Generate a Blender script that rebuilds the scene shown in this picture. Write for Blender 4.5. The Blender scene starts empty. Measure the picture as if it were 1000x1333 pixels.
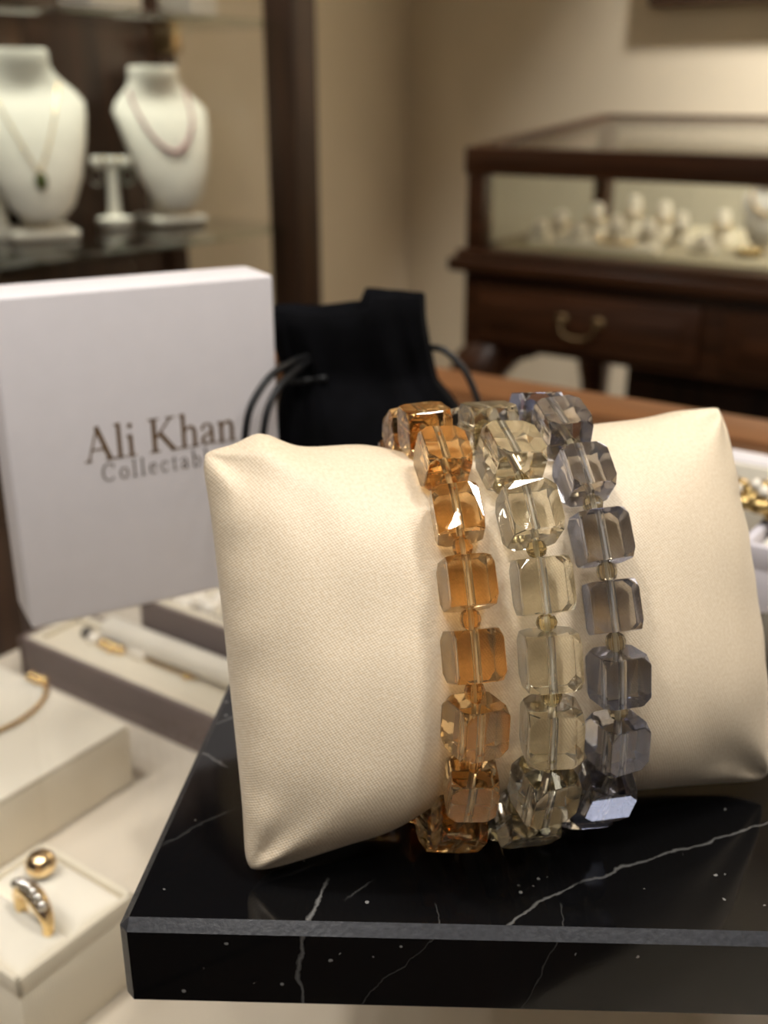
import bpy, bmesh, math, random
import numpy as np
from mathutils import Vector, Matrix, noise
random.seed(7)
sc = bpy.context.scene
COL = sc.collection

# ------------------------------------------------------------------ camera
FPX, YH = 1400.0, 120.0                       # focal length in pixels, horizon row (1000x1333 frame)
PITCH = math.atan((666.5 - YH) / FPX)
E = 1.118                                     # eye height above the floor
SP, CP = math.sin(PITCH), math.cos(PITCH)
cam_d = bpy.data.cameras.new('camera')
cam = bpy.data.objects.new('camera', cam_d); COL.objects.link(cam)
cam.location = (0, 0, E)
cam.rotation_euler = (math.pi / 2 - PITCH, 0, 0)
cam_d.sensor_fit = 'VERTICAL'; cam_d.sensor_height = 36.0; cam_d.sensor_width = 27.0
cam_d.lens = 36.0 * FPX / 1333.0
cam_d.clip_start = 0.01; cam_d.clip_end = 30
cam_d.dof.use_dof = True
cam_d.dof.focus_distance = 0.192
cam_d.dof.aperture_fstop = cam_d.lens / 2.4   # 2.4 mm entrance pupil
sc.camera = cam

# ------------------------------------------------------------------ world, lights, exposure
w = bpy.data.worlds.new('world'); sc.world = w; w.use_nodes = True
bg = w.node_tree.nodes['Background']
bg.inputs[0].default_value = (1.0, 0.94, 0.86, 1); bg.inputs[1].default_value = 0.14

def lamp(name, loc, target, power, radius, color=(1, .86, .70), spread=160):
    d = bpy.data.lights.new(name, 'AREA'); d.shape = 'DISK'; d.size = radius * 2
    d.energy = power; d.color = color; d.spread = math.radians(spread)
    o = bpy.data.objects.new(name, d); COL.objects.link(o)
    o.location = loc
    o.rotation_euler = (Vector(target) - Vector(loc)).to_track_quat('-Z', 'Y').to_euler()
    return o
LZ = 2.52
WARM = (1, .96, .90)
lamp('downlight_key', (0.46, 0.02, LZ), (0.03, 0.2, E - .12), 4.3, .12, WARM, spread=120)
lamp('downlight_left', (-0.45, 0.05, LZ), (-0.2, 0.35, E - .2), 4.2, .06, WARM, spread=120)
for k, (x, y) in enumerate(((-.9, -.7), (-.3, -.9), (.35, -.8), (.95, -.6), (1.1, .2), (-1.1, .1), (.0, -.45), (.7, -.25), (-.65, -.3))):  # unseen overhead lamps added for bead glints and front fill
    lamp('glint_fill_lamp', (x, y, LZ), (x * .4, y * .3 + .1, 0), 1.28, .045, WARM, spread=110)
lamp('downlight_wall', (1.0, 1.56, LZ), (1.30, 2.0, 1.35), 34, .08, WARM, spread=80)
lamp('cabinet_spot', (-.50, 1.50, 2.24), (-.50, 1.52, 0), 2.2, .06, (1, .95, .87), spread=75)
lamp('cabinet_spot', (-.32, 1.74, 2.24), (-.32, 1.74, 0), 1.8, .06, (1, .95, .87), spread=75)
sc.view_settings.view_transform = 'Standard'; sc.view_settings.look = 'None'
sc.view_settings.gamma = 1; sc.view_settings.use_curve_mapping = False
sc.view_settings.exposure = 0.0
cy = sc.cycles
cy.use_denoising = True
cy.max_bounces = 14; cy.transmission_bounces = 14; cy.glossy_bounces = 6; cy.diffuse_bounces = 4
cy.transparent_max_bounces = 16
cy.caustics_refractive = True; cy.caustics_reflective = False
cy.sample_clamp_indirect = 10.0; cy.blur_glossy = 0.3

# ------------------------------------------------------------------ helpers
def srgb(r, g, b):
    f = lambda c: (c / 255 / 12.92) if c / 255 <= .04045 else ((c / 255 + .055) / 1.055) ** 2.4
    return (f(r), f(g), f(b), 1)

def ray(x, y):
    X, Y = (x - 500) / FPX, (y - 666.5) / FPX
    return Vector((X, CP - Y * SP, -SP - Y * CP))
def onz(x, y, z):                             # the spot on a level z (below/above the eye) where that line of sight lands
    r = ray(x, y); return Vector((r.x * z / r.z, r.y * z / r.z, E + z))

TH = math.radians(-35)                        # the shop's axes: everything built-in follows them
B = Vector((math.cos(TH), math.sin(TH), 0)); A = Vector((-math.sin(TH), math.cos(TH), 0))
def pq(p, q, z): v = B * p + A * q; return Vector((v.x, v.y, E + z))

def link(o, parent=None):
    COL.objects.link(o)
    if parent is not None: o.parent = parent
    return o
def empty(name, loc=(0, 0, 0), rotz=0.0):
    o = bpy.data.objects.new(name, None); o.empty_display_size = .02
    COL.objects.link(o); o.location = loc; o.rotation_euler = (0, 0, rotz); return o
def tag(o, label=None, cat=None, group=None, kind=None):
    if label: o['label'] = label
    if cat: o['category'] = cat
    if group: o['group'] = group
    if kind: o['kind'] = kind
    return o
def obj(name, bm, m, parent=None, smooth=False, angle=40, recalc=True):
    if recalc: bmesh.ops.recalc_face_normals(bm, faces=bm.faces[:])
    me = bpy.data.meshes.new(name); bm.to_mesh(me); bm.free()
    if m: me.materials.append(m)
    if smooth:
        for p in me.polygons: p.use_smooth = True
        if angle < 180: me.set_sharp_from_angle(angle=math.radians(angle))
    return link(bpy.data.objects.new(name, me), parent)
def box(bm, x0, x1, y0, y1, z0, z1, bevel=0.0, seg=2):
    vs = [bm.verts.new((x, y, z)) for x in (x0, x1) for y in (y0, y1) for z in (z0, z1)]
    F = [(0, 1, 3, 2), (4, 6, 7, 5), (0, 4, 5, 1), (2, 3, 7, 6), (0, 2, 6, 4), (1, 5, 7, 3)]
    fs = [bm.faces.new([vs[i] for i in f]) for f in F]
    if bevel:
        es = list({e for f in fs for e in f.edges})
        bmesh.ops.bevel(bm, geom=es, offset=bevel, segments=seg, affect='EDGES', profile=.5)
def boxo(name, m, parent, x0, x1, y0, y1, z0, z1, bevel=0.0, seg=2):
    bm = bmesh.new(); box(bm, x0, x1, y0, y1, z0, z1, bevel, seg)
    return obj(name, bm, m, parent, smooth=bevel > 0, angle=30)
def tube(bm, pts, r, n=8, closed=False):
    pts = [Vector(p) for p in pts]; N = len(pts); rings = []
    rr = r if hasattr(r, '__len__') else [r] * N
    t0 = (pts[1] - pts[0]).normalized()
    up = Vector((0, 0, 1)) if abs(t0.z) < .9 else Vector((1, 0, 0))
    nrm = (up - t0 * up.dot(t0)).normalized()
    for i in range(N):
        if closed: t = (pts[(i + 1) % N] - pts[i - 1]).normalized()
        else: t = (pts[min(i + 1, N - 1)] - pts[max(i - 1, 0)]).normalized()
        nrm = (nrm - t * nrm.dot(t)).normalized(); b = t.cross(nrm)
        rings.append([bm.verts.new(pts[i] + (nrm * math.cos(2 * math.pi * k / n) + b * math.sin(2 * math.pi * k / n)) * rr[i]) for k in range(n)])
    for i in range(N if closed else N - 1):
        a, c = rings[i], rings[(i + 1) % N]
        for k in range(n): bm.faces.new((a[k], a[(k + 1) % n], c[(k + 1) % n], c[k]))
    if not closed:
        bm.faces.new(rings[0][::-1]); bm.faces.new(rings[-1])
def lathe(bm, prof, n=24, cx=0, cy_=0, cz=0, sx=1, sy=1):
    rings = [[bm.verts.new((cx + r * sx * math.cos(2 * math.pi * k / n), cy_ + r * sy * math.sin(2 * math.pi * k / n), cz + z)) for k in range(n)] for r, z in prof]
    for a, c in zip(rings, rings[1:]):
        for k in range(n): bm.faces.new((a[k], a[(k + 1) % n], c[(k + 1) % n], c[k]))
    bm.faces.new(rings[0][::-1]); bm.faces.new(rings[-1])
def loft(bm, rings, caps=True):
    R = [[bm.verts.new(p) for p in r] for r in rings]; n = len(R[0])
    for a, c in zip(R, R[1:]):
        for k in range(n): bm.faces.new((a[k], a[(k + 1) % n], c[(k + 1) % n], c[k]))
    if caps: bm.faces.new(R[0][::-1]); bm.faces.new(R[-1])
def ball(bm, c, r, u=12, v=8, s=(1, 1, 1)):
    bmesh.ops.create_uvsphere(bm, u_segments=u, v_segments=v, radius=r, matrix=Matrix.Translation(c) @ Matrix.Diagonal((*s, 1)))
def spline(pts, n=12):                        # Catmull-Rom through the points
    P = [Vector(p) for p in pts]; P = [P[0] * 2 - P[1]] + P + [P[-1] * 2 - P[-2]]; out = []
    for i in range(1, len(P) - 2):
        for k in range(n):
            t = k / n; a, b, c, d = P[i - 1:i + 3]
            out.append(.5 * ((2 * b) + (c - a) * t + (2 * a - 5 * b + 4 * c - d) * t * t + (3 * b - a - 3 * c + d) * t ** 3))
    out.append(P[-2]); return out

# ------------------------------------------------------------------ materials
class NT:
    def __init__(s, name):
        s.m = bpy.data.materials.new(name); s.m.use_nodes = True; s.t = s.m.node_tree
        s.b = s.t.nodes['Principled BSDF']; s.out = s.t.nodes['Material Output']
    def n(s, kind, **kw):
        o = s.t.nodes.new(kind)
        for k, v in kw.items():
            if k.startswith('i_'):
                key = k[2:]; key = int(key) if key.isdigit() else key.replace('_', ' ')
                if isinstance(v, bpy.types.NodeSocket): s.t.links.new(v, o.inputs[key])
                else: o.inputs[key].default_value = v
            else: setattr(o, k, v)
        return o
    def l(s, a, b): s.t.links.new(a, b)
    def math(s, op, a, b=None, c=None, clamp=False):
        o = s.n('ShaderNodeMath', operation=op, use_clamp=clamp)
        for i, v in enumerate((a, b, c)):
            if v is None: continue
            if isinstance(v, bpy.types.NodeSocket): s.l(v, o.inputs[i])
            else: o.inputs[i].default_value = v
        return o.outputs[0]
    def set(s, **kw):
        for k, v in kw.items():
            k = k.replace('_', ' ')
            if isinstance(v, bpy.types.NodeSocket): s.l(v, s.b.inputs[k])
            else: s.b.inputs[k].default_value = v
        return s
    def ramp(s, fac, stops):
        r = s.n('ShaderNodeValToRGB'); s.l(fac, r.inputs[0]); e = r.color_ramp.elements
        while len(e) < len(stops): e.new(.5)
        for x, (p, c) in zip(e, stops): x.position = p; x.color = c
        return r.outputs[0]
    def bump(s, h, strength=.3, dist=.001):
        b = s.n('ShaderNodeBump', i_Strength=strength, i_Distance=dist); s.l(h, b.inputs['Height']); s.l(b.outputs[0], s.b.inputs['Normal'])

def plain(name, col, rough=.6, spec=.5, noise_amt=.06, scale=30, bump=0, **kw):
    t = NT(name)
    tc = t.n('ShaderNodeTexCoord'); nz = t.n('ShaderNodeTexNoise', i_Scale=scale, i_Detail=4); t.l(tc.outputs['Object'], nz.inputs['Vector'])
    lo = tuple(c * (1 - noise_amt) for c in col[:3]) + (1,); hi = tuple(min(1, c * (1 + noise_amt)) for c in col[:3]) + (1,)
    t.set(Base_Color=t.ramp(nz.outputs[0], [(.3, lo), (.7, hi)]), Roughness=rough, Specular_IOR_Level=spec, **kw)
    if bump: t.bump(nz.outputs[0], bump, .001)
    return t.m
def wood(name, c1, c2, rough=.35, scale=(2, 30, 30)):
    t = NT(name); tc = t.n('ShaderNodeTexCoord'); mp = t.n('ShaderNodeMapping'); mp.inputs['Scale'].default_value = scale
    t.l(tc.outputs['Object'], mp.inputs[0])
    nz = t.n('ShaderNodeTexNoise', i_Scale=1.6, i_Detail=6, i_Roughness=.65, i_Distortion=.8); t.l(mp.outputs[0], nz.inputs['Vector'])
    t.set(Base_Color=t.ramp(nz.outputs[0], [(.32, c1), (.5, tuple((x + y) / 2 for x, y in zip(c1, c2))), (.68, c2)]), Roughness=rough)
    t.bump(nz.outputs[0], .06, .0006); return t.m
def metal(name, col, rough=.2):
    t = NT(name); t.set(Base_Color=col, Metallic=1.0, Roughness=rough)
    nz = t.n('ShaderNodeTexNoise', i_Scale=220.0, i_Detail=2); tc = t.n('ShaderNodeTexCoord'); t.l(tc.outputs['Object'], nz.inputs['Vector']); t.bump(nz.outputs[0], .08, .0003)
    return t.m
def fabric(name, col, freq=900, bump=.25, sheen=.3, rough=.85):
    t = NT(name); tc = t.n('ShaderNodeTexCoord'); mp = t.n('ShaderNodeVectorMath', operation='SCALE'); mp.inputs[3].default_value = freq; t.l(tc.outputs['Object'], mp.inputs[0])
    sx = t.n('ShaderNodeSeparateXYZ'); t.l(mp.outputs[0], sx.inputs[0])
    h = t.math('MULTIPLY', t.math('SINE', t.math('MULTIPLY', sx.outputs[0], 6.283)), t.math('SINE', t.math('MULTIPLY', sx.outputs[1], 6.283)))
    nz = t.n('ShaderNodeTexNoise', i_Scale=25.0, i_Detail=3); t.l(tc.outputs['Object'], nz.inputs['Vector'])
    lo = tuple(c * .94 for c in col[:3]) + (1,)
    t.set(Base_Color=t.ramp(nz.outputs[0], [(.3, lo), (.7, col)]), Roughness=rough, Sheen_Weight=sheen, Sheen_Roughness=.5)
    t.bump(h, bump, .0002); return t.m
def pane(name, tint=(1, 1, 1, 1), ior=1.45, rough=0.0):       # thin clear glass: lets light through and mirrors by angle
    t = NT(name); t.t.nodes.remove(t.b)
    tr = t.n('ShaderNodeBsdfTransparent', i_Color=tint); gl = t.n('ShaderNodeBsdfGlossy', i_Roughness=rough)
    lw = t.n('ShaderNodeLayerWeight', i_Blend=.5); mx = t.n('ShaderNodeMixShader')
    fr = t.math('ADD', t.math('MULTIPLY', t.math('POWER', lw.outputs['Facing'], 5.0), .9), .02, clamp=True)
    t.l(fr, mx.inputs[0]); t.l(tr.outputs[0], mx.inputs[1]); t.l(gl.outputs[0], mx.inputs[2]); t.l(mx.outputs[0], t.out.inputs[0])
    return t.m
def crystal(name, tint, see, share=.3, rough=0.0, ior=1.5, alt=None, coat=None):
    t = NT(name)
    tc = t.n('ShaderNodeTexCoord'); nz = t.n('ShaderNodeTexNoise', i_Scale=160.0, i_Detail=2); t.l(tc.outputs['Object'], nz.inputs['Vector'])
    c = t.ramp(nz.outputs[0], [(.3, tuple(x * .93 for x in tint[:3]) + (1,)), (.7, tint)])
    if alt:                                           # brown and blue patches that differ from bead to bead
        oi = t.n('ShaderNodeObjectInfo'); n2 = t.n('ShaderNodeTexNoise', noise_dimensions='4D', i_Scale=110.0, i_Detail=1); t.l(tc.outputs['Object'], n2.inputs['Vector']); t.l(t.math('MULTIPLY', oi.outputs['Random'], 40.0), n2.inputs['W'])
        c = t.ramp(n2.outputs[0], [(.40, tint), (.60, alt)])
    t.set(Base_Color=c, Roughness=rough, IOR=ior, Transmission_Weight=1.0)
    sh = t.b.outputs[0]
    tr = t.n('ShaderNodeBsdfTransparent', i_Color=see); mx = t.n('ShaderNodeMixShader'); mx.inputs[0].default_value = share
    t.l(sh, mx.inputs[1]); t.l(tr.outputs[0], mx.inputs[2]); res = mx.outputs[0]
    if coat:
        g = t.n('ShaderNodeBsdfGlossy', i_Color=coat, i_Roughness=.03); m2 = t.n('ShaderNodeMixShader'); lw = t.n('ShaderNodeLayerWeight', i_Blend=.5); t.l(t.math('ADD', t.math('MULTIPLY', t.math('POWER', lw.outputs['Facing'], 3.0), .45), .04, clamp=True), m2.inputs[0])
        t.l(res, m2.inputs[1]); t.l(g.outputs[0], m2.inputs[2]); res = m2.outputs[0]
    t.l(res, t.out.inputs[0]); return t.m

M = {}
M['wall'] = plain('wall_paint', srgb(222, 209, 185), .9, .2, .03, 4)
M['floor'] = plain('floor_carpet', srgb(120, 100, 82), .95, .1, .1, 60, .2)
M['ceiling'] = plain('ceiling_paint', srgb(235, 230, 222), .9, .2, .02, 3)
M['dark_wood'] = wood('mahogany', srgb(46, 26, 14), srgb(86, 52, 31), .32)
M['cab_wood'] = wood('walnut_cabinet', srgb(46, 29, 15), srgb(76, 49, 28), .6, (30, 30, 2))
M['panel_wood'] = wood('walnut_panel', srgb(52, 38, 30), srgb(88, 62, 44), .5, (14, 14, 1.2))
M['rail_wood'] = wood('oak_rail', srgb(118, 76, 42), srgb(146, 98, 60), .5)
M['glass'] = pane('clear_pane')
M['case_glass'] = pane('case_pane', (.925, .935, .91, 1))
M['shelf_glass'] = pane('shelf_pane', (.94, .98, .955, 1))
M['cream'] = fabric('cream_fabric', srgb(228, 218, 196))
M['deck'] = fabric('deck_fabric', srgb(208, 197, 179))
M['cushion'] = fabric('cream_velvet', srgb(243, 235, 217), 700, .2, .6)
M['taupe'] = plain('taupe_leatherette', srgb(112, 98, 93), .6, .3, .05, 200, .1)
M['bust'] = plain('bust_linen', srgb(232, 226, 212), .8, .2, .03, 90, .1)
M['gold'] = metal('gold', (.96, .70, .33, 1), .18)
M['antique'] = metal('antique_gold', (.46, .33, .14, 1), .25)
M['silver'] = metal('silver', (.85, .83, .78, 1), .18)
M['white_card'] = plain('white_paperboard', srgb(228, 223, 226), .55, .35, .015, 120, .05)
M['ink'] = plain('brown_foil', srgb(104, 76, 40), .4, .5, .05, 300)
M['ink_grey'] = plain('grey_brown_ink', srgb(112, 102, 94), .5, .4, .05, 300)
M['brass'] = metal('old_brass', (.30, .21, .11, 1), .4)
M['pink'] = plain('pink_bead', srgb(168, 92, 104), .3, .5)
M['green'] = plain('green_stone', srgb(88, 104, 48), .25, .5)
M['pearl'] = plain('pearl', srgb(238, 230, 216), .25, .6)
M['grey_stone'] = plain('grey_green_stone', srgb(120, 128, 116), .2, .6)
M['lavender'] = plain('pale_grey_card', srgb(214, 208, 214), .6, .3, .02, 100)

# ================================================================== THE ROOM
def quad_wall(name, p0, p1, z0, z1, t, m):    # a wall slab between two floor points, thickness t to the left of the direction
    p0, p1 = Vector(p0), Vector(p1); d = (p1 - p0).normalized(); n = Vector((-d.y, d.x)) * t
    bm = bmesh.new(); vs = [bm.verts.new((v.x, v.y, z)) for z in (z0, z1) for v in (p0, p1, p1 + n, p0 + n)]
    for f in ((0, 1, 2, 3), (4, 5, 6, 7), (0, 1, 5, 4), (1, 2, 6, 5), (2, 3, 7, 6), (3, 0, 4, 7)): bm.faces.new([vs[i] for i in f])
    return tag(obj(name, bm, m), kind='structure')
CORNER = Vector((.055, 2.80))
a2, b2 = A.xy, B.xy
quad_wall('wall_left', CORNER - a2 * 4.2, CORNER, 0, 2.6, .1, M['wall'])
quad_wall('wall_back', CORNER, CORNER + b2 * 4.0, 0, 2.6, .1, M['wall'])
bm = bmesh.new(); box(bm, -4.2, 4.2, -2.2, 4.2, -.1, 0); tag(obj('floor', bm, M['floor']), kind='structure')
bm = bmesh.new(); box(bm, -4.2, 4.2, -2.2, 4.2, 2.6, 2.7); tag(obj('ceiling', bm, M['ceiling']), kind='structure')

# framed picture high on the back wall: only its lower edge shows
_r = ray(850, 9); _k = (CORNER.dot(a2) - .006) / _r.xy.dot(a2); _h = _r * _k
pf = empty('picture_frame', (_h.x, _h.y, E + _h.z), TH)
bm = bmesh.new()
for x0, x1, z0, z1 in ((0, .75, 0, .03), (0, .75, .47, .5), (0, .03, .03, .47), (.72, .75, .03, .47)): box(bm, x0, x1, -.025, 0, z0, z1, .002)
obj('frame', bm, M['cab_wood'], pf)
boxo('canvas', plain('canvas_tan', srgb(150, 132, 110), .8), pf, .03, .72, -.012, -.004, .03, .47)
tag(pf, 'dark framed picture hanging high on the beige wall above the wooden table showcase', 'picture')

# ================================================================== WOODEN GLASS CABINET (left, far)
P0 = Vector((-.136, 1.70)); SH = -.189
cab = empty('display_cabinet', (P0.x, P0.y, 0), TH)   # local +x = B, +y = A; front runs along -y, depth along -x
tag(cab, 'tall dark wood display cabinet with glass shelves behind the white box', 'display cabinet')
W_, D_ = 1.25, .27
boxo('post', M['cab_wood'], cab, -.028, .028, -.028, .028, 0, 2.3, .004)
boxo('post', M['cab_wood'], cab, -D_ - .018, -D_ + .018, -.02, .02, 0, 2.3, .003)
boxo('post', M['cab_wood'], cab, -.028, .028, -W_ - .028, -W_ + .028, 0, 2.3, .004)
boxo('post', M['cab_wood'], cab, -D_ - .018, -D_ + .018, -W_ - .02, -W_ + .02, 0, 2.3, .003)
boxo('back_panel', M['panel_wood'], cab, -D_ - .012, -D_ + .004, -W_ + .02, -.02, .08, 2.28)
boxo('back_stile', M['cab_wood'], cab, -D_ + .004, -D_ + .016, -.36, -.27, .08, 2.28)
boxo('base', M['cab_wood'], cab, -D_ + .018, -.028, -W_ + .028, -.028, .02, .52, .003)
boxo('cornice', M['cab_wood'], cab, -D_ - .04, .04, -W_ - .04, .04, 2.3, 2.36, .006)
boxo('side_glass', M['glass'], cab, -D_ + .018, -.028, -.003, .003, .52, 2.3)
sh1 = boxo('shelf', M['shelf_glass'], cab, -D_ + .018, .01, -W_ + .022, -.006, E + SH - .008, E + SH, .001)
sh2 = boxo('shelf', M['shelf_glass'], cab, -D_ + .018, .01, -W_ + .022, -.006, E + .086, E + .094, .001)
boxo('shelf', M['shelf_glass'], cab, -D_ + .018, .01, -W_ + .022, -.006, E - .468, E - .46, .001)
for z in (E + SH - .008, E + .086):
    boxo('shelf_bracket', M['brass'], cab, -D_ + .018, -D_ + .06, -.03, -.008, z - .03, z, .002)

def shelfpt(px, py, z=SH): return onz(px, py, z)

# ---- necklace busts
ROWS = [(.020, .014, -.040, .006), (.026, .026, -.040, .010), (.040, .040, -.038, .014), (.075, .056, -.028, .019), (.115, .066, -.014, .022), (.145, .072, .000, .022),
        (.163, .074, .012, .020), (.175, .066, .022, .019), (.186, .054, .028, .022), (.197, .043, .031, .026), (.208, .038, .033, .029), (.222, .038, .034, .030), (.226, .035, .034, .028)]
def row_at(z):
    for r0, r1 in zip(ROWS, ROWS[1:]):
        if r0[0] <= z <= r1[0]:
            t = (z - r0[0]) / (r1[0] - r0[0]); return [a + (b - a) * t for a, b in zip(r0, r1)]
    return ROWS[-1] if z > ROWS[-1][0] else ROWS[0]
def bust_front(x, z, off=0):
    _, hw, yc, dp = row_at(z); k = max(0, 1 - (x / hw) ** 2)
    return Vector((x, yc - dp * math.sqrt(k) - off, z))
def necklace_bust(loc, rz, label, k=1.0):
    t = empty('necklace_bust', loc, rz); t.scale = (k, k, k)
    bm = bmesh.new(); n = 28
    loft(bm, [[(hw * math.cos(2 * math.pi * i / n), yc + dp * math.sin(2 * math.pi * i / n), z) for i in range(n)] for z, hw, yc, dp in ROWS])
    obj('torso', bm, M['bust'], t, True, 60)
    bm = bmesh.new(); box(bm, -.042, .042, -.050, .045, 0, .011, .003); box(bm, -.02, .02, .015, .04, .011, .15, .003)
    obj('base', bm, M['bust'], t, True)
    return tag(t, label, 'necklace bust')
def drape(zlow, zhigh, xw, n=40, power=2.0, off=.0015):
    pts = []
    for i in range(n + 1):
        u = -1 + 2 * i / n; x = xw * math.sin(u * math.pi / 2) if power > 1.5 else xw * u
        z = zlow + (zhigh - zlow) * abs(u) ** power
        hw = row_at(z)[1]; x = max(-hw * .97, min(hw * .97, x)); pts.append(bust_front(x, z, off))
    return pts
BR = TH + math.radians(66) # busts face the cabinet front (+B); local -y -> +B
def place_bust(px, py, label, k, rz=BR): return necklace_bust(shelfpt(px, py), rz, label, k)
bust_r = place_bust(222, 288, 'cream necklace bust wearing the pink bead necklace, beside the cabinet post', 1.0)
bust_l = place_bust(54, 307, 'cream necklace bust with the green pendant at the left edge of the shelf', 1.08, TH + math.radians(60))
nk = empty('bead_necklace', bust_r.location, BR); nk.scale = bust_r.scale
bm = bmesh.new()
for p in drape(.105, .19, .045, 70, 1.7, .0022): ball(bm, p, .0022, 8, 6)
obj('strand', bm, M['pink'], nk, True, 180); tag(nk, 'pink bead necklace draped on the bust beside the cabinet post', 'necklace')
pn = empty('pendant_necklace', bust_l.location, bust_l.rotation_euler.z); pn.scale = bust_l.scale
bm = bmesh.new(); tube(bm, drape(.082, .19, .045, 40, 1.2, .001), .0009, 6); obj('chain', bm, M['gold'], pn, True, 180)
pp = bust_front(0, .072, .004)
bm = bmesh.new(); ball(bm, pp, .008, 14, 10, (.75, .4, 1.2)); pd = obj('pendant', bm, M['green'], pn, True, 180)
bm = bmesh.new(); tube(bm, [pp + Vector((.0066 * math.cos(a), -.001, .0102 * math.sin(a))) for a in [2 * math.pi * k / 24 for k in range(24)]], .0011, 6, True); obj('bezel', bm, M['brass'], pd, True, 180)
tag(pn, 'fine gold chain necklace with a green stone pendant on the left bust', 'necklace')

# ---- T-bar earring stands
def t_stand(loc, rz, label):
    t = empty('earring_stand', loc, rz)
    bm = bmesh.new(); lathe(bm, [(.001, 0), (.026, 0), (.028, .004), (.027, .011), (.012, .014), (.001, .015)], 28); obj('base', bm, M['bust'], t, True)
    bm = bmesh.new(); tube(bm, [(0, .0, .012), (0, .004, .05), (0, .01, .088)], [.010, .0085, .008], 14); obj('stem', bm, M['bust'], t, True)
    bm = bmesh.new(); tube(bm, [(-.03, .01, .09), (-.029, .01, .09), (.029, .01, .09), (.03, .01, .09)], [.006, .009, .009, .006], 14); obj('crossbar', bm, M['bust'], t, True)
    return tag(t, label, 'earring stand')
RZT = math.radians(6)
ts1 = t_stand(shelfpt(151, 293), RZT, 'cream T-bar earring stand between the two necklace busts')
ts2 = t_stand(shelfpt(4, 309), math.radians(30), 'cream earring stand cut by the left edge of the picture')
def hoop(loc, rz, label, m, drop=0.0):
    t = empty('earring', loc, rz)
    bm = bmesh.new(); tube(bm, [(.0100 * math.cos(a), 0, -.014 - drop + .0125 * math.sin(a)) for a in [2 * math.pi * k / 20 for k in range(20)]], .0018, 8, True); obj('hoop', bm, m, t, True, 180)
    bm = bmesh.new(); ball(bm, (0, -.001, .004), .0042, 10, 8); obj('stud', bm, M['pearl'], t, True, 180)
    return tag(t, label, 'earring')
def on_stand(ts, x, y=0.0, z=.086): return Vector(ts.location) + Matrix.Rotation(ts.rotation_euler.z, 3, 'Z') @ Vector((x, y, z))
hoop(on_stand(ts1, -.023), RZT, 'silver hoop earring on the left arm of the middle earring stand', M['silver'])
hoop(on_stand(ts1, .023), RZT, 'dark green hoop earring on the right arm of the middle earring stand', M['grey_stone'])
hoop(on_stand(ts2, .012), RZT, 'gold hoop earring on the stand at the left edge', M['gold'], .002)
# row of stud earrings along the bar
for k in range(5):
    bm = bmesh.new(); ball(bm, (0, 0, 0), .0034, 10, 8, (1, .8, 1)); o = obj('stud_earring', bm, [M['pearl'], M['gold']][k % 2], None, True, 180)
    o.location = on_stand(ts1, -.022 + .011 * k, .0, .096)
    tag(o, ['pearl', 'gold'][k % 2] + ' stud earring ' + ['at the left end', 'second from the left', 'in the middle', 'second from the right', 'at the right end'][k] + ' of the T-bar crossbar', 'earring', 'stud earrings on the T-bar')

# ---- pale display blocks on the upper shelf
for px, py, wd, lab in ((196, 12, .085, 'white display block on the top glass shelf, left of the dark cabinet post'), (285, 22, .055, 'white display block on the top glass shelf, near the right front post')):
    r = ray(px, py); k = (.094) / r.z; p = Vector((r.x * k, r.y * k, E + .094))
    o = boxo('display_block', M['bust'], None, -wd / 2, wd / 2, -.03, .03, 0, .12, .003)
    q = Matrix.Rotation(-TH, 3, 'Z') @ (p - Vector((P0.x, P0.y, 0))); q.x = max(-D_ + .06, min(-.06, q.x)); q.y = min(-.06, q.y); q.z = E + .094
    o.location = Vector((P0.x, P0.y, 0)) + Matrix.Rotation(TH, 3, 'Z') @ Vector((q.x, q.y, q.z)); o.rotation_euler = (0, 0, TH + math.pi / 2)
    tag(o, lab, 'display block')

# ================================================================== TABLE SHOWCASE (right, far)
S0 = Vector((.130, 1.75)); SL, SD = 1.25, .50
tb = empty('table_showcase', (S0.x, S0.y, 0), TH)     # local +x along its front, +y to the back
tag(tb, 'mahogany table showcase with sloping glass top and drawers along the back wall', 'showcase')
ZB, ZT, ZTB = E - .240, E - .078, E - .038            # case floor, front top, back top
DW = M['dark_wood']
boxo('moulding', DW, tb, -.022, SL + .02, -.022, SD + .02, ZB - .026, ZB - .004, .006, 3)
boxo('moulding', DW, tb, -.012, SL + .01, -.012, SD + .01, ZB - .004, ZB + .008, .004, 3)
boxo('carcase', DW, tb, 0, SL, 0, SD, E - .385, ZB - .026, .002)
boxo('case_floor', plain('tan_felt', srgb(168, 158, 134), .95, .1, .04, 200), tb, .03, SL - .03, .03, SD - .03, ZB + .008, ZB + .012)
for x in (0, SL - .03):
    boxo('post', DW, tb, x, x + .03, 0, .03, ZB + .008, ZT - .03, .002)
    boxo('post', DW, tb, x, x + .03, SD - .03, SD, ZB + .008, ZTB - .012, .002)
boxo('top_rail', DW, tb, -.004, SL + .004, -.004, .030, ZT - .040, ZT, .003)
boxo('top_rail', DW, tb, -.004, SL + .004, SD - .022, SD + .004, ZTB - .022, ZTB, .003)
for x in (-.004, SL - .022):
    bm = bmesh.new(); r = [[(x, y, z0), (x + .026, y, z0), (x + .026, y, z1), (x, y, z1)] for y, z0, z1 in ((.02, ZT - .03, ZT), (SD - .01, ZTB - .022, ZTB))]
    loft(bm, r); obj('side_rail', bm, DW, tb)
bm = bmesh.new(); loft(bm, [[(.022, y, z), (SL - .022, y, z), (SL - .022, y, z + .004), (.022, y, z + .004)] for y, z in ((.03, ZT - .008), (SD - .022, ZTB - .008))]); obj('top_glass', bm, M['glass'], tb)
boxo('front_glass', M['case_glass'], tb, .03, SL - .03, .012, .016, ZB + .008, ZT - .04)
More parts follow.
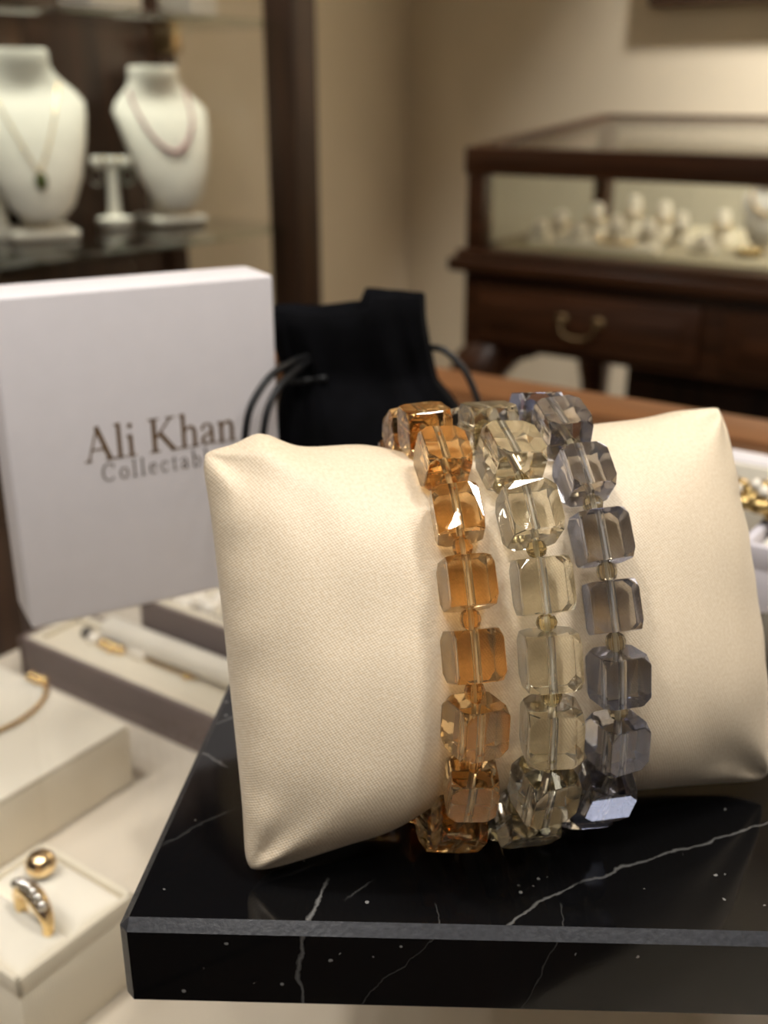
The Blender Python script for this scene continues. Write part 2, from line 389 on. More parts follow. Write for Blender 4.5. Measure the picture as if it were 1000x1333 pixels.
boxo('back_glass', M['case_glass'], tb, .03, SL - .03, SD - .016, SD - .012, ZB + .008, ZTB - .022)
boxo('side_glass', M['case_glass'], tb, .012, .016, .03, SD - .03, ZB + .008, ZT - .03)
boxo('side_glass', M['case_glass'], tb, SL - .016, SL - .012, .03, SD - .03, ZB + .008, ZT - .03)
for x0, x1 in ((.03, .395), (.43, .795), (.83, 1.2)):
    bm = bmesh.new(); box(bm, x0, x1, -.010, 0.0, E - .372, E - .285, .003, 2)
    box(bm, x0 + .025, x1 - .025, -.014, -.009, E - .352, E - .305, .003, 2)
    dr = obj('drawer', bm, DW, tb, True, 30)
    cx = (x0 + x1) / 2
    bm = bmesh.new()
    for s in (-1, 1): ball(bm, (cx + s * .03, -.017, E - .322), .008, 12, 8, (1.5, .4, 1))
    tube(bm, spline([(cx - .03, -.022, E - .324), (cx - .022, -.026, E - .342), (cx, -.027, E - .347), (cx + .022, -.026, E - .342), (cx + .03, -.022, E - .324)], 6), .0026, 8)
    obj('handle', bm, M['brass'], dr, True, 180)
def cab_leg(x, y, sx, sy):
    bm = bmesh.new(); zt = E - .385; rings = []
    for z, r, o in ((zt + .004, .034, 0), (zt - .02, .042, .010), (zt - .05, .044, .016), (zt - .09, .036, .012), (zt - .16, .026, .002), (zt - .35, .019, -.008), (zt - .58, .016, -.006), (.07, .017, .002), (.03, .028, .010), (.0, .024, .010)):
        c = Vector((x + sx * o, y + sy * o, z)); n = 16
        rings.append([(c.x + r * math.copysign(abs(math.cos(2 * math.pi * i / n)) ** .7, math.cos(2 * math.pi * i / n)), c.y + r * math.copysign(abs(math.sin(2 * math.pi * i / n)) ** .7, math.sin(2 * math.pi * i / n)), z) for i in range(n)])
    loft(bm, rings)
    for dx, dy in ((-sx, 0), (0, -sy)):                # curved knee brackets
        prof = [(.02, zt), (.095, zt), (.085, zt - .012), (.055, zt - .022), (.035, zt - .045), (.02, zt - .06)]
        ax = Vector((dx, dy, 0)); nn = Vector((-dy, dx, 0)) * .012
        loft(bm, [[tuple(Vector((x, y, z)) + ax * d + nn * s) for d, z in prof] for s in (-1, 1)])
    return obj('leg', bm, DW, tb, True, 50)
for x, sx in ((.034, -1), (SL - .034, 1)):
    for y, sy in ((.034, -1), (SD - .034, 1)): cab_leg(x, y, sx, sy)

# ---- low cupboard added as a guess to fill the dark area under the showcase
lc = empty('filler_cupboard', (*(S0 + b2 * .165 + a2 * .30), 0), TH)
boxo('carcase', M['panel_wood'], lc, 0, .98, 0, .19, .04, .66, .004)
boxo('plinth', DW, lc, .02, .96, .015, .18, 0, .04, .002)
for x0 in (.01, .50):
    dr = boxo('door', M['panel_wood'], lc, x0, x0 + .47, -.014, 0, .06, .645, .003)
    bm = bmesh.new(); ball(bm, (x0 + (.44 if x0 < .2 else .03), -.024, .40), .011, 12, 8); obj('knob', bm, M['brass'], dr, True, 180)
tag(lc, 'low dark wood cupboard added to fill the dark area under the table showcase', 'cupboard')

# ---- contents of the table showcase
ZI = -.240 + .012
def cone_with_ring(px, py, i, lab, h, m):
    p = onz(px, py, ZI)
    t = bmesh.new(); lathe(t, [(.001, 0), (.0205, 0), (.0215, .007), (.0175, .014), (.0125, h * .6), (.010, h), (.003, h + .004)], 20)
    o = obj('ring_cone', t, M['cream'], None, True, 60); o.location = p
    tag(o, 'cream ring cone inside the table showcase, ' + lab, 'ring cone', 'ring cones in the table showcase')
    r = empty('ring', p + Vector((0, 0, h * .62)))
    bm = bmesh.new(); tube(bm, [(.0150 * math.cos(a), .0150 * math.sin(a), 0) for a in [2 * math.pi * k / 24 for k in range(24)]], .0018, 8, True); obj('band', bm, m, r, True, 180)
    bm = bmesh.new(); ball(bm, (-.004, -.0165, .001), .006, 8, 6); obj('stone', bm, M['pearl'], r)
    tag(r, ('gold' if m is M['gold'] else 'silver') + ' ring on the cream cone ' + lab + ' of the table showcase', 'ring', 'rings in the table showcase')
spots = [(704, 317), (730, 312), (752, 321), (776, 312), (800, 320), (823, 310), (843, 322), (862, 312), (884, 321), (938, 320), (915, 330)]
names = ['at the far left end', 'second from the left', 'third from the left', 'fourth from the left', 'fifth from the left', 'sixth from the left', 'seventh from the left', 'eighth from the left', 'ninth from the left', 'just left of the small bust', 'lowest, near the small bust']
hs = [.034, .044, .034, .056, .044, .066, .040, .058, .050, .052, .026]
for i, ((x, y), nm, h) in enumerate(zip(spots, names, hs)): cone_with_ring(x, y, i, nm, h, M['gold'] if i % 2 else M['silver'])
tr = empty('jewelry_tray', onz(800, 327, ZI), TH)
boxo('tray_base', M['cream'], tr, -.10, .07, -.018, .018, 0, .008, .002)
boxo('tray_pad', M['cushion'], tr, -.095, .065, -.014, .014, .008, .011, .001)
tag(tr, 'low cream tray holding a gold bangle at the front of the table showcase', 'jewelry tray')
bm = bmesh.new(); tube(bm, [(.03 * math.cos(a), .011 * math.sin(a), 0) for a in [2 * math.pi * k / 32 for k in range(32)]], .0022, 8, True)
o = obj('bangle', bm, M['gold'], None, True, 180); o.location = tr.location + Vector((0, 0, .0135)); o.rotation_euler = (0, 0, TH); tag(o, 'gold bangle lying on the low cream tray in the table showcase', 'bangle')
sb = necklace_bust(onz(992, 330, ZI), TH + math.radians(10), 'small cream bust inside the table showcase, at the right edge of the picture', .5)
bm = bmesh.new()
for p in drape(.12, .19, .05, 44, 1.8, .003): ball(bm, p, .0042, 8, 6)
o = obj('pearl_necklace', bm, M['gold'], None, True, 180); o.location = sb.location; o.rotation_euler = sb.rotation_euler; o.scale = sb.scale
tag(o, 'gold bead necklace on the small bust in the table showcase', 'necklace'); o.name = 'bead_necklace'
bm = bmesh.new()
for k in range(9): ball(bm, (.014 * math.cos(k * .7), .014 * math.sin(k * .7), .006), .006, 8, 6)
o = obj('bead_bracelet', bm, M['antique'], None, True, 180); o.location = onz(975, 334, ZI); tag(o, 'gold bead bracelet in front of the small bust in the table showcase', 'bracelet')

# ================================================================== THE COUNTER
GZ = -.169                                            # glass top, below the eye
DZ = -.285                                            # cloth deck inside
ct = empty('display_counter', (0, 0, 0), TH)          # local x = p, y = q
tag(ct, 'glass topped jewelry counter with oak rail and cream cloth deck carrying the marble slab', 'display counter')
PL, PR, QF, QB = -.465, .75, .062, .541
boxo('glass_top', M['glass'], ct, PL + .002, PR, QF, QB, E + GZ - .006, E + GZ)
boxo('rail', M['rail_wood'], ct, PL - .03, PR + .04, QB, QB + .042, E + GZ - .045, E + GZ + .003, .003)
boxo('rail', M['cab_wood'], ct, PL - .03, PL, QF, QB, E + GZ - .045, E + GZ + .003, .003)
boxo('rail', M['rail_wood'], ct, PR, PR + .04, QF, QB, E + GZ - .045, E + GZ + .003, .003)
boxo('rail', M['cab_wood'], ct, PL - .03, PR + .04, QF - .026, QF, E + GZ - .045, E + GZ + .003, .003)
boxo('deck', M['deck'], ct, PL, PR, QF, QB, E + DZ - .012, E + DZ)
boxo('end_panel', M['cab_wood'], ct, PL - .025, PL, QF, QB, 0, E + GZ - .045)
boxo('end_panel', M['cab_wood'], ct, PR, PR + .03, QF, QB, 0, E + GZ - .045)
boxo('back_panel', M['cab_wood'], ct, PL - .025, PR + .03, QB, QB + .03, 0, E + GZ - .045)
boxo('front_panel', M['cab_wood'], ct, PL - .025, PR + .03, QF - .03, QF, 0, E + GZ - .045)

# ---- cream display pad with a gold chain
pad = empty('display_pad', pq(-.37, .213, DZ), TH)
boxo('pad_body', M['cream'], pad, -.05, .05, -.075, .052, 0, .0285, .002)
boxo('pad_top', M['cushion'], pad, -.0495, .0495, -.0745, .0515, .0285, .0300, .0007)
tag(pad, 'cream rectangular display pad under the counter glass with a gold chain on it', 'display pad')
gc = empty('gold_chain', onz(55, 886, -.2545))
def lz(p): return Vector(p) - Vector(gc.location)
bm = bmesh.new(); pts = spline([onz(x, y, -.2537) for x, y in ((58, 886), (60, 902), (48, 920), (25, 938), (0, 950), (-40, 964))], 14)
for i in range(0, len(pts) - 1):
    d = (pts[i + 1] - pts[i]).normalized(); tube(bm, [lz(pts[i] + d * (.0016 * math.cos(a)) + (Vector((0, 0, 1)) if i % 2 else d.cross(Vector((0, 0, 1)))) * (.0009 * math.sin(a))) for a in [2 * math.pi * k / 10 for k in range(10)]], .00034, 5, True)
obj('chain', bm, M['gold'], gc, True, 180)
bm = bmesh.new()
for x, y in ((40, 880), (48, 884), (56, 886)): ball(bm, lz(onz(x, y, -.2525)), .0024, 10, 8)
obj('clasp', bm, M['gold'], gc, True, 180)
tag(gc, 'fine gold chain curving across the cream display pad', 'necklace')

# ---- ring box with ring and gold bead
rb = empty('ring_box', pq(-.2575, .165, DZ), TH)
h_ = .0355
bm = bmesh.new(); s = .0235
box(bm, -s, s, -s, s, 0, h_ - .006, .0015)
for x0, x1, y0, y1 in ((-s, s, -s, -s + .0022), (-s, s, s - .0022, s), (-s, -s + .0022, -s, s), (s - .0022, s, -s, s)): box(bm, x0, x1, y0, y1, h_ - .007, h_, .0007)
obj('box_body', bm, M['cream'], rb, True, 30)
def pillow_top(hw, hd, z, bulge, slit):
    bm = bmesh.new(); n = 28; g = []
    for j in range(n + 1):
        row = []
        for i in range(n + 1):
            u, v = -1 + 2 * i / n, -1 + 2 * j / n
            zz = z + bulge * ((1 - abs(u) ** 4) * (1 - abs(v) ** 4)) ** .5
            if slit: zz -= .006 * math.exp(-(v / .10) ** 2) * (1 - abs(u) ** 6)
            row.append(bm.verts.new((u * hw, v * hd, zz)))
        g.append(row)
    for j in range(n):
        for i in range(n): bm.faces.new((g[j][i], g[j][i + 1], g[j + 1][i + 1], g[j + 1][i]))
    edge = [g[0][i] for i in range(n + 1)] + [g[j][n] for j in range(1, n + 1)] + [g[n][i] for i in range(n - 1, -1, -1)] + [g[j][0] for j in range(n - 1, 0, -1)]
    low = [bm.verts.new((v.co.x, v.co.y, z - .004)) for v in edge]
    for k in range(len(edge)): bm.faces.new((edge[k], low[k], low[(k + 1) % len(edge)], edge[(k + 1) % len(edge)]))
    bm.faces.new(low); return bm
obj('cushion', pillow_top(s - .0024, s - .0024, h_ - .0028, .0045, True), M['cushion'], rb, True, 60)
tag(rb, 'small cream open ring box with a gold ring standing in its cushion', 'ring box')
rc = onz(44, 1188, DZ + h_ + .0045)
rg = empty('gold_ring', rc, TH + math.radians(-6))
bm = bmesh.new(); tube(bm, [(.0082 * math.cos(a), 0, .0082 * math.sin(a)) for a in [2 * math.pi * k / 40 for k in range(40)]], [.0019 + .0012 * max(0, math.sin(2 * math.pi * k / 40)) for k in range(40)], 10, True)
obj('band', bm, M['gold'], rg, True, 180)
bm = bmesh.new()
for k in range(7):
    a = math.radians(45 + 15 * k); ball(bm, (-.0 + .0108 * math.cos(a), -.0008, .0108 * math.sin(a)), .0017, 10, 8)
obj('stones', bm, M['silver'], rg, True, 180)
tag(rg, 'gold ring with small stones standing in the ring box cushion', 'ring')
bm = bmesh.new(); ball(bm, (0, 0, 0), .0052, 24, 16, (1, 1, .92)); bd = obj('gold_bead', bm, metal('pale_gold', (.95, .72, .40, 1), .12), None, True, 180)
bd.location = onz(53, 1124, DZ + h_ + .0062); tag(bd, 'polished gold dome bead sitting behind the ring in the ring box', 'bead')

# ---- taupe trays
def taupe_tray(p0, p1, q0, q1, h, label):
    t = empty('bracelet_tray', pq((p0 + p1) / 2, (q0 + q1) / 2, DZ), TH); L, D = (p1 - p0) / 2, (q1 - q0) / 2
    bm = bmesh.new(); box(bm, -L, L, -D, D, 0, .006)
    for x0, x1, y0, y1 in ((-L, L, -D, -D + .003), (-L, L, D - .003, D), (-L, -L + .003, -D + .003, D - .003), (L - .003, L, -D + .003, D - .003)): box(bm, x0, x1, y0, y1, .006, h, .0006)
    obj('tray_body', bm, M['taupe'], t, True, 30)
    bm = bmesh.new(); x, y = L - .003, D - .003
    box(bm, -x, x, -y, y, .006, h - .0035, .001)
    for x0, x1, y0, y1 in ((-x, x, -y, -y + .005), (-x, x, y - .005, y), (-x, -x + .005, -y + .005, y - .005), (x - .005, x, -y + .005, y - .005)): box(bm, x0, x1, y0, y1, h - .0035, h - .0002, .0008)
    obj('lining', bm, M['cream'], t, True, 30)
    return t
t1 = taupe_tray(-.440, -.16, .297, .338, .022, '')
tag(t1, 'taupe tray with cream lining holding a gold and crystal bracelet, below the white box', 'tray')
bm = bmesh.new(); tube(bm, [(-.105, .0095, .0255), (-.103, .0095, .0255), (.124, .0095, .0255), (.128, .0095, .0255)], [.004, .0065, .0065, .004], 16); obj('roll', bm, M['cushion'], t1, True, 60)
t2 = taupe_tray(-.393, -.14, .3395, .42, .040, '')
tag(t2, 'taller taupe tray of pearls and silver chain behind the bracelet tray', 'tray')
gb = empty('chain_bracelet', onz(180, 850, -.266))
bm = bmesh.new(); L = []
pts = spline([onz(x, y, -.2650) for x, y in ((112, 827), (130, 838), (150, 846), (175, 851), (200, 862), (225, 872), (255, 884))], 8)
bm = bmesh.new(); tube(bm, [p - gb.location for p in pts], .0008, 6); obj('chain', bm, M['gold'], gb, True, 180)
for nm, m, lst in (('crystal', 'pearl', ((122, 832, .0036), (178, 850, .0034), (186, 853, .0036), (171, 846, .003))), ('gold_bead', 'gold', ((135, 838, .0030), (145, 843, .0034), (156, 846, .003), (243, 880, .002)))):
    for x, y, r in lst:
        bm = bmesh.new(); ball(bm, (0, 0, 0), r, 12, 8); obj(nm, bm, M[m], gb, True, 180).location = onz(x, y, -.2645) - gb.location
bm = bmesh.new(); ball(bm, onz(113, 824, -.2640) - gb.location, .0032, 12, 8); obj('clasp', bm, plain('dark_clasp', srgb(60, 54, 50), .3), gb, True, 180)
tag(gb, 'gold bracelet with white crystals lying in the taupe tray', 'bracelet')
pst = empty('pearl_strand', onz(275, 792, -.249))
bm = bmesh.new()
for k in range(16):
    x, y = 232 + k * 4.6, 781 + 7 * math.sin(k * .9) + k * .55; ball(bm, onz(x, y, -.2475) - pst.location, .0042 if k % 3 else .005, 12, 8)
obj('pearls', bm, M['pearl'], pst, True, 180)
bm = bmesh.new()
for k in range(7):
    c = onz(240 + k * 9, 792 + k * 3.5, -.2480) - pst.location; tube(bm, [c + Vector((.0042 * math.cos(a), .0036 * math.sin(a), 0)) for a in [2 * math.pi * j / 14 for j in range(14)]], .0009, 6, True)
obj('links', bm, M['silver'], pst, True, 180)
tag(pst, 'strand of pearls and silver links lying in the rear taupe tray', 'necklace')

# ================================================================== ON THE COUNTER
# ---- white gift box with lettering
BX = Vector((-.1187, .3235)); bd_ = Vector((.878, .479)).normalized(); BYAW = math.atan2(bd_.y, bd_.x)
BW, BD, BH = .0925, .024, .1115
gbx = empty('gift_box', (BX.x, BX.y, E + GZ), BYAW)
boxo('box_body', M['white_card'], gbx, 0, BW, 0, BD, 0, BH, .0012, 3)
tag(gbx, 'white gift box with brown lettering standing behind the pillow', 'gift box')
fn = Vector((bd_.y, -bd_.x, 0))                        # outward normal of its front
def onbox(x, y):
    r = ray(x, y); o = Vector((BX.x, BX.y, 0)); k = o.dot(fn) / r.dot(fn); h = r * k
    return ((h.xy - BX).dot(bd_), h.z - GZ)
class Letters:
    def __init__(s): s.bm = bmesh.new()
    def poly(s, pts):
        y0, y1 = .0, -.00018
        a = [s.bm.verts.new((x, y0, z)) for x, z in pts]; b = [s.bm.verts.new((x, y1, z)) for x, z in pts]; n = len(a)
        s.bm.faces.new(b)
        for k in range(n): s.bm.faces.new((a[k], a[(k + 1) % n], b[(k + 1) % n], b[k]))
    def stroke(s, T, pts, ws):
        n = len(pts); L, R = [], []
        for i in range(n):
            d = Vector(pts[min(i + 1, n - 1)]) - Vector(pts[max(i - 1, 0)]); d.normalize(); nn = Vector((-d.y, d.x))
            w_ = (ws[i] if hasattr(ws, '__len__') else ws) / 2
            L.append(Vector(pts[i]) + nn * w_); R.append(Vector(pts[i]) - nn * w_)
        for i in range(n - 1): s.poly([T(p) for p in (L[i], L[i + 1], R[i + 1], R[i])])
    def serif(s, T, x, y, w_): s.stroke(T, [(x - w_ / 2, y), (x + w_ / 2, y)], .04)
    def arc(s, T, cx, cy, rx, ry, a0, a1, thick, thin, n=20):
        P = []; Wd = []
        for i in range(n + 1):
            a = math.radians(a0 + (a1 - a0) * i / n); P.append((cx + rx * math.cos(a), cy + ry * math.sin(a))); Wd.append(thin + (thick - thin) * abs(math.cos(a)))
        s.stroke(T, P, Wd)
    def glyph(s, ch, T):
        X = .64; st = .115; S = s.stroke
        if ch == 'A':
            S(T, [(.08, 0), (.40, 1)], .05); S(T, [(.37, 1.0), (.72, 0)], .13); S(T, [(.19, .34), (.58, .34)], .045); s.serif(T, .08, .02, .22); s.serif(T, .72, .02, .28); return .86
        if ch == 'l': S(T, [(.15, 0), (.15, 1.02)], st); S(T, [(.03, .97), (.15, 1.0)], .05); s.serif(T, .15, .02, .28); return .34
        if ch == 'i':
            S(T, [(.15, 0), (.15, X)], st); S(T, [(.03, X - .05), (.15, X - .02)], .05); s.serif(T, .15, .02, .28); s.arc(T, .15, .90, .035, .035, 0, 360, .075, .075, 12); return .34
        if ch == 'K':
            S(T, [(.17, 0), (.17, 1)], .13); s.serif(T, .17, .02, .32); s.serif(T, .17, .98, .32); S(T, [(.22, .42), (.68, .97)], .05); s.serif(T, .68, .98, .26); S(T, [(.34, .56), (.76, 0)], .13); s.serif(T, .78, .02, .26); return .92
        if ch in 'hn':
            top = 1.02 if ch == 'h' else X
            S(T, [(.15, 0), (.15, top)], st); S(T, [(.03, top - .05), (.15, top - .02)], .05); s.serif(T, .15, .02, .27)
            S(T, [(.19, .48), (.25, .57), (.33, .62), (.41, .61), (.47, .54), (.49, .42), (.49, 0)], [.04, .05, .07, .09, .11, st, st]); s.serif(T, .49, .02, .27); return .65
        if ch == 'a':
            S(T, [(.09, .46), (.10, .56), (.18, .63), (.28, .63), (.36, .57), (.385, .46), (.385, .10), (.42, .03), (.50, .05)], [.09, .08, .05, .05, .08, .11, .11, .07, .03])
            S(T, [(.37, .38), (.22, .31), (.11, .23), (.08, .14), (.13, .05), (.21, .03), (.30, .06), (.37, .13)], [.04, .06, .10, .11, .08, .06, .05, .04]); return .54
        if ch == 'C':
            s.arc(T, .46, .5, .36, .47, 42, 318, .12, .045, 28); S(T, [(.755, .66), (.755, .98)], .04); return .90
        if ch == 'o': s.arc(T, .30, X / 2, .22, .30, 0, 360, .11, .045, 26); return .62
        if ch == 'e': s.arc(T, .28, X / 2, .20, .30, 20, 325, .10, .045, 24); S(T, [(.09, .38), (.48, .38)], .045); return .56
        if ch == 'c': s.arc(T, .28, X / 2, .20, .30, 45, 325, .10, .045, 22); s.arc(T, .42, .50, .03, .03, 0, 360, .06, .06, 10); return .54
        if ch == 't': S(T, [(.17, .82), (.17, .12), (.21, .04), (.28, .03), (.34, .09)], [.06, st, .10, .06, .03]); S(T, [(.03, X - .02), (.34, X - .02)], .045); return .40
        if ch == 'b': S(T, [(.14, .04), (.14, 1.02)], st); S(T, [(.02, .97), (.14, 1.0)], .05); s.arc(T, .31, X / 2, .20, .30, -150, 150, .11, .045, 24); return .62
        if ch == 's':
            S(T, [(.37, .48), (.33, .58), (.23, .625), (.13, .57), (.11, .47), (.18, .39), (.29, .31), (.38, .22), (.37, .11), (.28, .035), (.17, .03), (.10, .09), (.075, .2)], [.03, .04, .05, .07, .09, .10, .11, .10, .09, .06, .05, .04, .03]); return .47
        return .35
    def text(s, txt, p0, p1, h, track=0.0):            # p0->p1: baseline from start to the given end, on the box face
        adv = [];
        tmp = Letters.__new__(Letters); tmp.bm = bmesh.new(); x = 0
        for ch in txt: a = tmp.glyph(ch, lambda p: (p[0], p[1])) + track; adv.append((x, ch)); x += a
        tmp.bm.free(); x -= track
        k = (p1[0] - p0[0]) / x; sl = (p1[1] - p0[1]) / (p1[0] - p0[0])
        for xo, ch in adv: s.glyph(ch, lambda p, xo=xo: (p0[0] + (xo + p[0]) * k, p0[1] + (xo + p[0]) * k * sl + p[1] * h))
def bh(x0, y0, x1, y1): return onbox(x0, y0), onbox(x1, y1)
lt = Letters(); p0, p1 = bh(112, 600, 309, 575); hA = onbox(146, 552)[1] - onbox(146, 597)[1]
p0, p1 = (p0[0], (p0[1] + p1[1]) / 2), (p1[0], (p0[1] + p1[1]) / 2)
lt.text('Ali Khan', p0, p1, hA)
obj('lettering', lt.bm, M['ink'], gbx)['label'] = 'brown serif lettering reading Ali Khan'
lt = Letters(); q0, q1 = bh(133, 627, 260, 607); hC = onbox(150, 602)[1] - onbox(150, 625)[1]
zc = (q0[1] + q1[1]) / 2; k = (q1[0] - q0[0])
lt.text('Collectables', (q0[0], zc), (q0[0] + k * 1.33, zc), hC, .17)
obj('lettering', lt.bm, M['ink_grey'], gbx)['label'] = 'small grey brown lettering reading Collectables'

# ---- black velvet pouch
vt = NT('black_velvet'); tc = vt.n('ShaderNodeTexCoord'); nz = vt.n('ShaderNodeTexNoise', i_Scale=90.0, i_Detail=5); vt.l(tc.outputs['Object'], nz.inputs['Vector'])
vt.set(Base_Color=vt.ramp(nz.outputs[0], [(.3, (.0015, .0015, .002, 1)), (.7, (.004, .004, .0055, 1))]), Roughness=.95, Specular_IOR_Level=.1, Sheen_Weight=.035, Sheen_Roughness=.35, Sheen_Tint=(.5, .55, .75, 1)); vt.bump(nz.outputs[0], .3, .0006)
M['velvet'] = vt.m
cordm = plain('black_cord', (.006, .006, .007, 1), .5, .4, .2, 900)
PC = Vector((-.0045, .395, E + GZ)); PYAW = math.radians(8)
po = empty('velvet_pouch', PC, PYAW)
def pouch_ring(z, hw, dp, ruff, off=0.0, n=96):
    R = []
    for i in range(n):
        a = 2 * math.pi * i / n; c, s_ = math.cos(a), math.sin(a)
        x = hw * math.copysign(abs(c) ** .75, c); y = dp * math.copysign(abs(s_) ** .8, s_)
        pl = ruff * (math.sin(a * 9 + .6) * .7 + math.sin(a * 15 + 1.9) * .4)
        y += pl * (1 if s_ > 0 else -1) * abs(s_) ** .3
        zz = z + (.0048 * min(1, max(0, (x - .007) / .0012)) + .0006 * math.sin(x * 190)) * min(1, max(0, (z - .08) / .014))
        R.append((x + off - .001, y, zz))
    return R
prof = [(0, .031, .010, 0, 0), (.003, .0345, .013, 0, 0), (.020, .0375, .017, .0002, 0), (.040, .0375, .017, .0005, .001), (.055, .0358, .0145, .0010, .0005), (.062, .0328, .0110, .0018, -.0015), (.068, .0295, .0084, .0022, -.0032),
        (.0715, .0288, .0078, .0022, -.0036), (.075, .0290, .0085, .0022, -.0045), (.082, .0290, .0095, .0020, -.0063), (.089, .0291, .0100, .0016, -.008), (.0955, .0292, .0098, .0012, -.0085)]
bm = bmesh.new(); rings = [pouch_ring(*p) for p in prof]
rings += [pouch_ring(.0958, .0288, .0092, .0010, -.0085), pouch_ring(.089, .0277, .0088, .0014, -.008), pouch_ring(.078, .0265, .0070, .0018, -.006)]
loft(bm, rings); obj('bag', bm, M['velvet'], po, True, 180)
def world_to(o, p): return Matrix.Rotation(-o.rotation_euler.z, 3, 'Z') @ (Vector(p) - Vector(o.location))
def atdepth(px, py, y): r = ray(px, py); k = y / r.y; return Vector((r.x * k, r.y * k, E + r.z * k))
bm = bmesh.new()
tube(bm, [(x_, -.0088 - .0012 * math.cos(x_ * 400),  .0715 + .0006 * math.sin(x_ * 300)) for x_ in np.linspace(-.0335, -.018, 10)], .0011, 8)
obj('drawstring_channel', bm, cordm, po, True, 180)
for cps in ([(402, 464, .384), (384, 470, .370), (354, 488, .355), (331, 520, .348), (321, 552, .345), (318, 600, .344)],
            [(402, 469, .383), (388, 480, .369), (364, 503, .356), (349, 532, .350), (342, 570, .347), (338, 612, .346)],
            [(556, 452, .398), (578, 456, .393), (600, 476, .390), (614, 500, .388), (624, 530, .386), (630, 580, .384)]):
    bm = bmesh.new(); tube(bm, [world_to(po, p) for p in spline([atdepth(*c) for c in cps], 10)], .0013, 10); obj('drawstring', bm, cordm, po, True, 180)
tag(po, 'black velvet drawstring pouch standing beside the white gift box', 'pouch')

# ---- open white jewelry box (right edge) with a gold brooch
jb = empty('jewelry_box', pq(-.092, .337, GZ), TH)
bm = bmesh.new(); box(bm, 0, .10, 0, .060, 0, .022, .001)
for x0, x1, y0, y1 in ((0, .10, 0, .003), (0, .10, .057, .06), (0, .003, .003, .057), (.097, .10, .003, .057)): box(bm, x0, x1, y0, y1, .0215, .030, .0006)
obj('box_body', bm, M['lavender'], jb, True, 30)
cu = obj('cushion', pillow_top(.0465, .0265, .025, .006, False), M['cushion'], jb, True, 60); cu.location = (.05, .03, 0)
bm = bmesh.new(); box(bm, -.036, .10, .0605, .072, .002, .0385, .0008); ld = obj('lid', bm, M['white_card'], jb, True, 30)
boxo('lid_lining', M['cushion'], ld, -.0345, .098, .0585, .0604, .010, .0372, .0004)
tag(jb, 'open white jewelry box with cream lining behind the right end of the pillow', 'jewelry box')
brc = empty('brooch', onz(984, 664, GZ + .0310), TH); brc.scale = (1.25, 1.25, 1.25)
bm = bmesh.new()
for k in range(14):                                    # a spray of small leaves and beads
    a = 2 * math.pi * k / 14; ball(bm, (.013 * math.cos(a), .0085 * math.sin(a), .003 + .002 * math.sin(a * 3)), .0034, 10, 8, (1.3, .8, .7))
for k in range(10):
    a = 2 * math.pi * k / 10 + .3; ball(bm, (.0075 * math.cos(a), .0055 * math.sin(a), .005 + .002 * math.sin(a * 2)), .0028, 10, 8, (1, 1, .8))
tube(bm, [(-.020 + .004 * k, .002 * math.sin(k * 1.1), .002) for k in range(11)], .0012, 8)
obj('setting', bm, M['antique'], brc, True, 180)
bm = bmesh.new()
for k in range(7): ball(bm, (-.011 + .0035 * k, -.005 + .004 * math.cos(k * 2.0), .0078), .0018, 8, 6)
obj('stones', bm, M['pearl'], brc, True, 180)
tag(brc, 'antique gold brooch with bright stones on the jewelry box cushion', 'brooch')

# ---- black marble slab
mt = NT('black_marble'); tc = mt.n('ShaderNodeTexCoord'); pos = tc.outputs['Object']
nz = mt.n('ShaderNodeTexNoise', i_Scale=34.0, i_Detail=6, i_Roughness=.62); mt.l(pos, nz.inputs['Vector'])
wob = mt.n('ShaderNodeVectorMath', operation='SUBTRACT'); mt.l(nz.outputs['Color'], wob.inputs[0]); wob.inputs[1].default_value = (.5, .5, .5)
wsc = mt.n('ShaderNodeVectorMath', operation='SCALE'); mt.l(wob.outputs[0], wsc.inputs[0]); wsc.inputs[3].default_value = .010
wp = mt.n('ShaderNodeVectorMath', operation='ADD'); mt.l(pos, wp.inputs[0]); mt.l(wsc.outputs[0], wp.inputs[1])
fine = mt.n('ShaderNodeTexNoise', i_Scale=260.0, i_Detail=4); mt.l(pos, fine.inputs['Vector'])
SB = Vector((-.052, .165))                            # slab front left corner; object origin sits there
def seg_vein(p, q, width, amp):
    p = Vector(p); q = Vector(q); d = (q - p); Lg = d.length; d /= Lg; nrm = Vector((-d.y, d.x))
    s1 = mt.n('ShaderNodeVectorMath', operation='SUBTRACT'); mt.l(wp.outputs[0], s1.inputs[0]); s1.inputs[1].default_value = (p.x, p.y, 0)
    f1 = mt.n('ShaderNodeVectorMath', operation='MULTIPLY'); mt.l(s1.outputs[0], f1.inputs[0]); f1.inputs[1].default_value = (1, 1, 0)
    da = mt.n('ShaderNodeVectorMath', operation='DOT_PRODUCT'); mt.l(f1.outputs[0], da.inputs[0]); da.inputs[1].default_value = (d.x, d.y, 0)
    dn = mt.n('ShaderNodeVectorMath', operation='DOT_PRODUCT'); mt.l(f1.outputs[0], dn.inputs[0]); dn.inputs[1].default_value = (nrm.x, nrm.y, 0)
    line = mt.math('SUBTRACT', 1.0, mt.math('DIVIDE', mt.math('ABSOLUTE', dn.outputs['Value']), mt.math('MULTIPLY', fine.outputs[0], width * 1.3)), clamp=True)
    m1 = mt.math('MULTIPLY', da.outputs['Value'], 250.0, clamp=True); m2 = mt.math('MULTIPLY', mt.math('SUBTRACT', Lg, da.outputs['Value']), 250.0, clamp=True)
    return mt.math('MULTIPLY', mt.math('MULTIPLY', line, mt.math('MULTIPLY', m1, m2)), amp)
def sl(x, y): v = onz(x, y, -.150); return (v.x - SB.x, v.y - SB.y)
